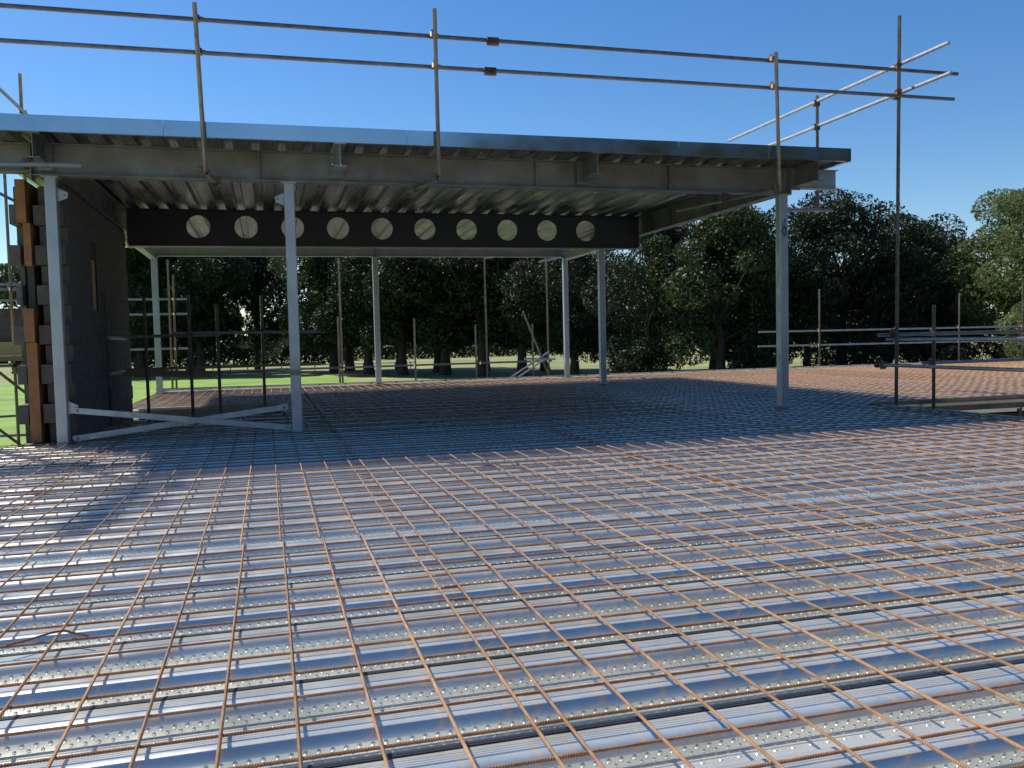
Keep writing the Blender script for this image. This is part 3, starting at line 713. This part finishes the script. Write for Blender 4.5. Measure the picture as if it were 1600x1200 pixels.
TREES = [
 (-20, 100, 15.5, 'mid', 1, 'leftmost tree, pale green, behind the scaffold left of the wall', 0.3, 1.0),
 (-12.4, 94, 15.0, 'mid', 2, 'mid green tree just right of the block wall end', 1.3, .95),
 (-6.6, 92, 15.5, 'dark', 1, 'dark tree behind the scaffold uprights of the stair opening', 2.2, .85),
 (-1.2, 98, 16.0, 'dark', 2, 'dark tree left of the bright sky gap near the second front column', .4, .62),
 (6.2, 88, 15.5, 'mid', 1, 'tree with sunlit leaves between second front column and middle far column', 4.0, .85),
 (10.4, 95, 16.5, 'dark', 1, 'dark tree directly behind the middle far column', 5.1, 1.0),
 (13.2, 89, 16.5, 'dark', 2, 'dark tree with a leaning trunk just right of the middle far column', 3.3, .9),
 (17.0, 86, 17.0, 'dark', 1, 'dense dark tree behind the middle of the far guardrail', 1.1, 1.0),
 (22.3, 92, 18.0, 'dark', 2, 'dense dark tree between the two short far scaffold uprights', 1.9, 1.1),
 (26.2, 90, 17.5, 'dark', 1, 'dark tree behind the raking scaffold brace', 2.9, .95),
 (28.6, 80, 15.5, 'near', 1, 'dark tree behind the far right corner column', .7, .85),
 (31.0, 68, 13.6, 'near', 2, 'dark tree just right of the far right corner columns', 1.7, .72),
 (35.0, 63, 12.9, 'mid', 2, 'brighter green rounded tree left of the front right column', 2.7, .95),
 (40.6, 66, 14.0, 'near', 1, 'tall dark tree directly behind the front right column', 3.7, 1.0),
 (47.0, 64, 14.4, 'near', 2, 'tallest dark tree between front right column and tall scaffold post', 5.7, 1.0),
 (52.4, 65, 13.3, 'near', 1, 'dark tree directly behind the tall scaffold post', .9, .95),
 (57.5, 66, 11.6, 'near', 2, 'dark tree between tall scaffold post and the bright tree', 4.4, .9),
 (59.5, 56, 14.6, 'light', 1, 'bright yellow-green tree at the right edge of the picture', 1.2, 1.1),
 (70.0, 62, 17.0, 'light', 1, 'bright green tree beyond the right edge of the picture', 3.2, 1.1),
]
for i, t in enumerate(TREES):
    k = 1.34 if i < 5 else (1.15 if i < 8 else 1.0)
    tree(t[0]*k, t[1]*k, 1.04+(t[2]-1.04)*k, t[3], t[4], t[5], rot=t[6], wide=t[7])
# second row, filling in behind
B2 = [(-15,112,14.5),(-9,110,14.0),(9.5,108,15.5),(15.5,106,16.5),(20.5,108,17),(26,106,17),(32,100,15),(39,92,10.5),(49,90,10.5),(60,88,10.5),(70,80,13)]
for i, (x, y, tp) in enumerate(B2):
    k = 1.3 if i < 2 else (1.15 if i < 4 else 1.0); x, y, tp = x*k, y*k, 1.04+(tp-1.04)*k
    tree(x, y, tp, 'dark', 1+i%2, 'dark tree of the back row, %s from the left' % (ordn + ['thirteenth'])[i], rot=i*1.7, wide=1.1)
# trees behind the camera, whose dark mass the steel reflects
for i, (x, y, tp, kd) in enumerate([(17,-31,17,'dark'),(20,-24,15,'dark'),(29,-34,19,'dark'),(39,-30,19,'dark'),(34,-26,17,'dark'),(24,-32,15,'dark'),(44,-18,18,'dark'),(52,-6,16,'dark'),(-48,-34,9,'dark'),(60,6,15,'dark')]):
    tree(x, y, tp, kd, 1+i%2, 'tree standing behind the photographer, %s from the right' % ordn[i], rot=i*1.3, wide=1.25)
# shrubs
def shrub(x, y, R_, H_, mt, lab, seed, n=5000, name='shrub'):
    r = thing(name, (x, y, GZ), lab, 'shrub', 'shrubs in front of the trees')
    cm, cl = crown_mesh('foliage', R_, H_, n, .2, mt, seed, .5)
    o = bpy.data.objects.new('foliage', cm); COL.objects.link(o); o.parent = r; return r
shrub(-1.0, 150, 5, 7.5, LEAF[1], 'sunlit rounded bush below the sky gap at left', 5)
for i, (x, y, R_, H_) in enumerate([(29,66,3,3.6),(36.5,60,3.2,3.0),(44,58,3.6,3.8),(50,56,3.6,4.2),(56,60,4,4.6),(63,60,4,5),(69,58,4,5),(33,74,4,4.5)]):
    shrub(x, y, R_, H_, LEAF[0], 'dark undergrowth bush beneath the right-hand trees, %s from the left' % ordn[i], 20+i, 7000)
shrub(46, 40, 2.3, 4.0, LEAF[1], 'small grey-green bush behind the far guardrail near the tall post', 6)
shrub(52.5, 50, 3.6, 6.3, LEAF[2], 'pale yellow-green bush below the bright tree on the right', 7, 9000)
# unseen tree added left of the building, forked to throw dappled streaks on deck
lt = thing('shade_casting_tree', (-6.3, 15.8, GZ), 'unseen thin leaning tree added left of the building to cast dappled shade', 'tree')
rnd = random.Random(9); tk = MB(); lv = MB()
pts = [(-6.3,15.8,GZ),(-6.5,15.5,2),(-6.8,15.2,7),(-7.2,14.9,11)]
for p, q, ra in zip(pts[:-1], pts[1:], (.12,.09,.06)): tk.tube(p, q, ra, 8, r1=ra*.75)
for off in (0, .42):
    tk.tube(pts[-1], (-9.2+off*.45,15.1,14), .03, 6, r1=.01)
    for i in range(60):
        t = rnd.random(); c_ = Vector(pts[-1]).lerp(Vector((-9.2,15.1,14)), t) + Vector((off*.45, off*.1, 0))
        blob = .05 + .07*abs(math.sin(t*9+off*5)); q = c_ + Vector((rnd.gauss(0,blob), rnd.gauss(0,blob), rnd.gauss(0,blob)))
        u = Vector((rnd.gauss(0,1),rnd.gauss(0,1),rnd.gauss(0,1))).normalized(); v = u.orthogonal().normalized(); s_ = .07
        lv.quad(tuple(q+u*s_), tuple(q+v*s_), tuple(q-u*s_), tuple(q-v*s_))
kid(tk, 'trunk', BARK, lt); kid(lv, 'crown', LEAF[1], lt)
def hedge(x0, x1, y, h, n, mt, lab, seed):
    rnd = random.Random(seed); r = thing('field_hedge', ((x0+x1)/2, y, GZ), lab, 'hedge'); m_ = MB()
    for i in range(n):
        x = rnd.uniform(x0, x1); hh = h*(.86+.1*math.sin(x*.7)+.08*math.sin(x*1.9+1)+.06*math.sin(x*4.3)); q = Vector((x, y+rnd.uniform(-1.2,1.2), GZ+hh*rnd.random()**.7)); s_ = rnd.uniform(.15,.4)
        n_ = Vector((rnd.gauss(0,1),rnd.gauss(0,1),rnd.gauss(.3,1))).normalized(); u = n_.orthogonal().normalized(); v = n_.cross(u)
        m_.quad(tuple(q+u*s_), tuple(q+v*s_*.7), tuple(q-u*s_), tuple(q-v*s_*.7))
    kid(m_, 'foliage', mt, r)
hedge(-42, 14, 165, 4.6, 14000, LEAF[0], 'dark clipped field hedge behind the lawn on the left', 3)
hedge(14, 70, 190, 3.4, 9000, LEAF[1], 'low green field hedge glimpsed between the middle trunks', 4)
# distant hedgerow, reads as one mass
hm = MB(); rnd = random.Random(2)
for i in range(26000):
    x = rnd.uniform(-190, 330); hgt = 7.5 + 3*math.sin(x*.05) + 2.2*math.sin(x*.17+1) + 1.2*math.sin(x*.5)
    q = Vector((x, 310+rnd.uniform(-5,5)+20*math.sin(x*.01), GZ + hgt*rnd.random()**.6)); s_ = rnd.uniform(.7, 1.7)
    n_ = Vector((rnd.gauss(0,1), rnd.gauss(0,1), rnd.gauss(.3,1))).normalized(); u = n_.orthogonal().normalized(); v = n_.cross(u)
    i0 = len(hm.v); hm.v += [tuple(q+u*s_), tuple(q+v*s_*.8), tuple(q-u*s_), tuple(q-v*s_*.8)]; hm.f.append((i0,i0+1,i0+2,i0+3)); hm.sm.append(False)
o = hm.build('hedgerow', LEAF[1]); o['kind'] = 'stuff'; tag(o, 'distant green hedgerow at the back of the field', 'hedge')
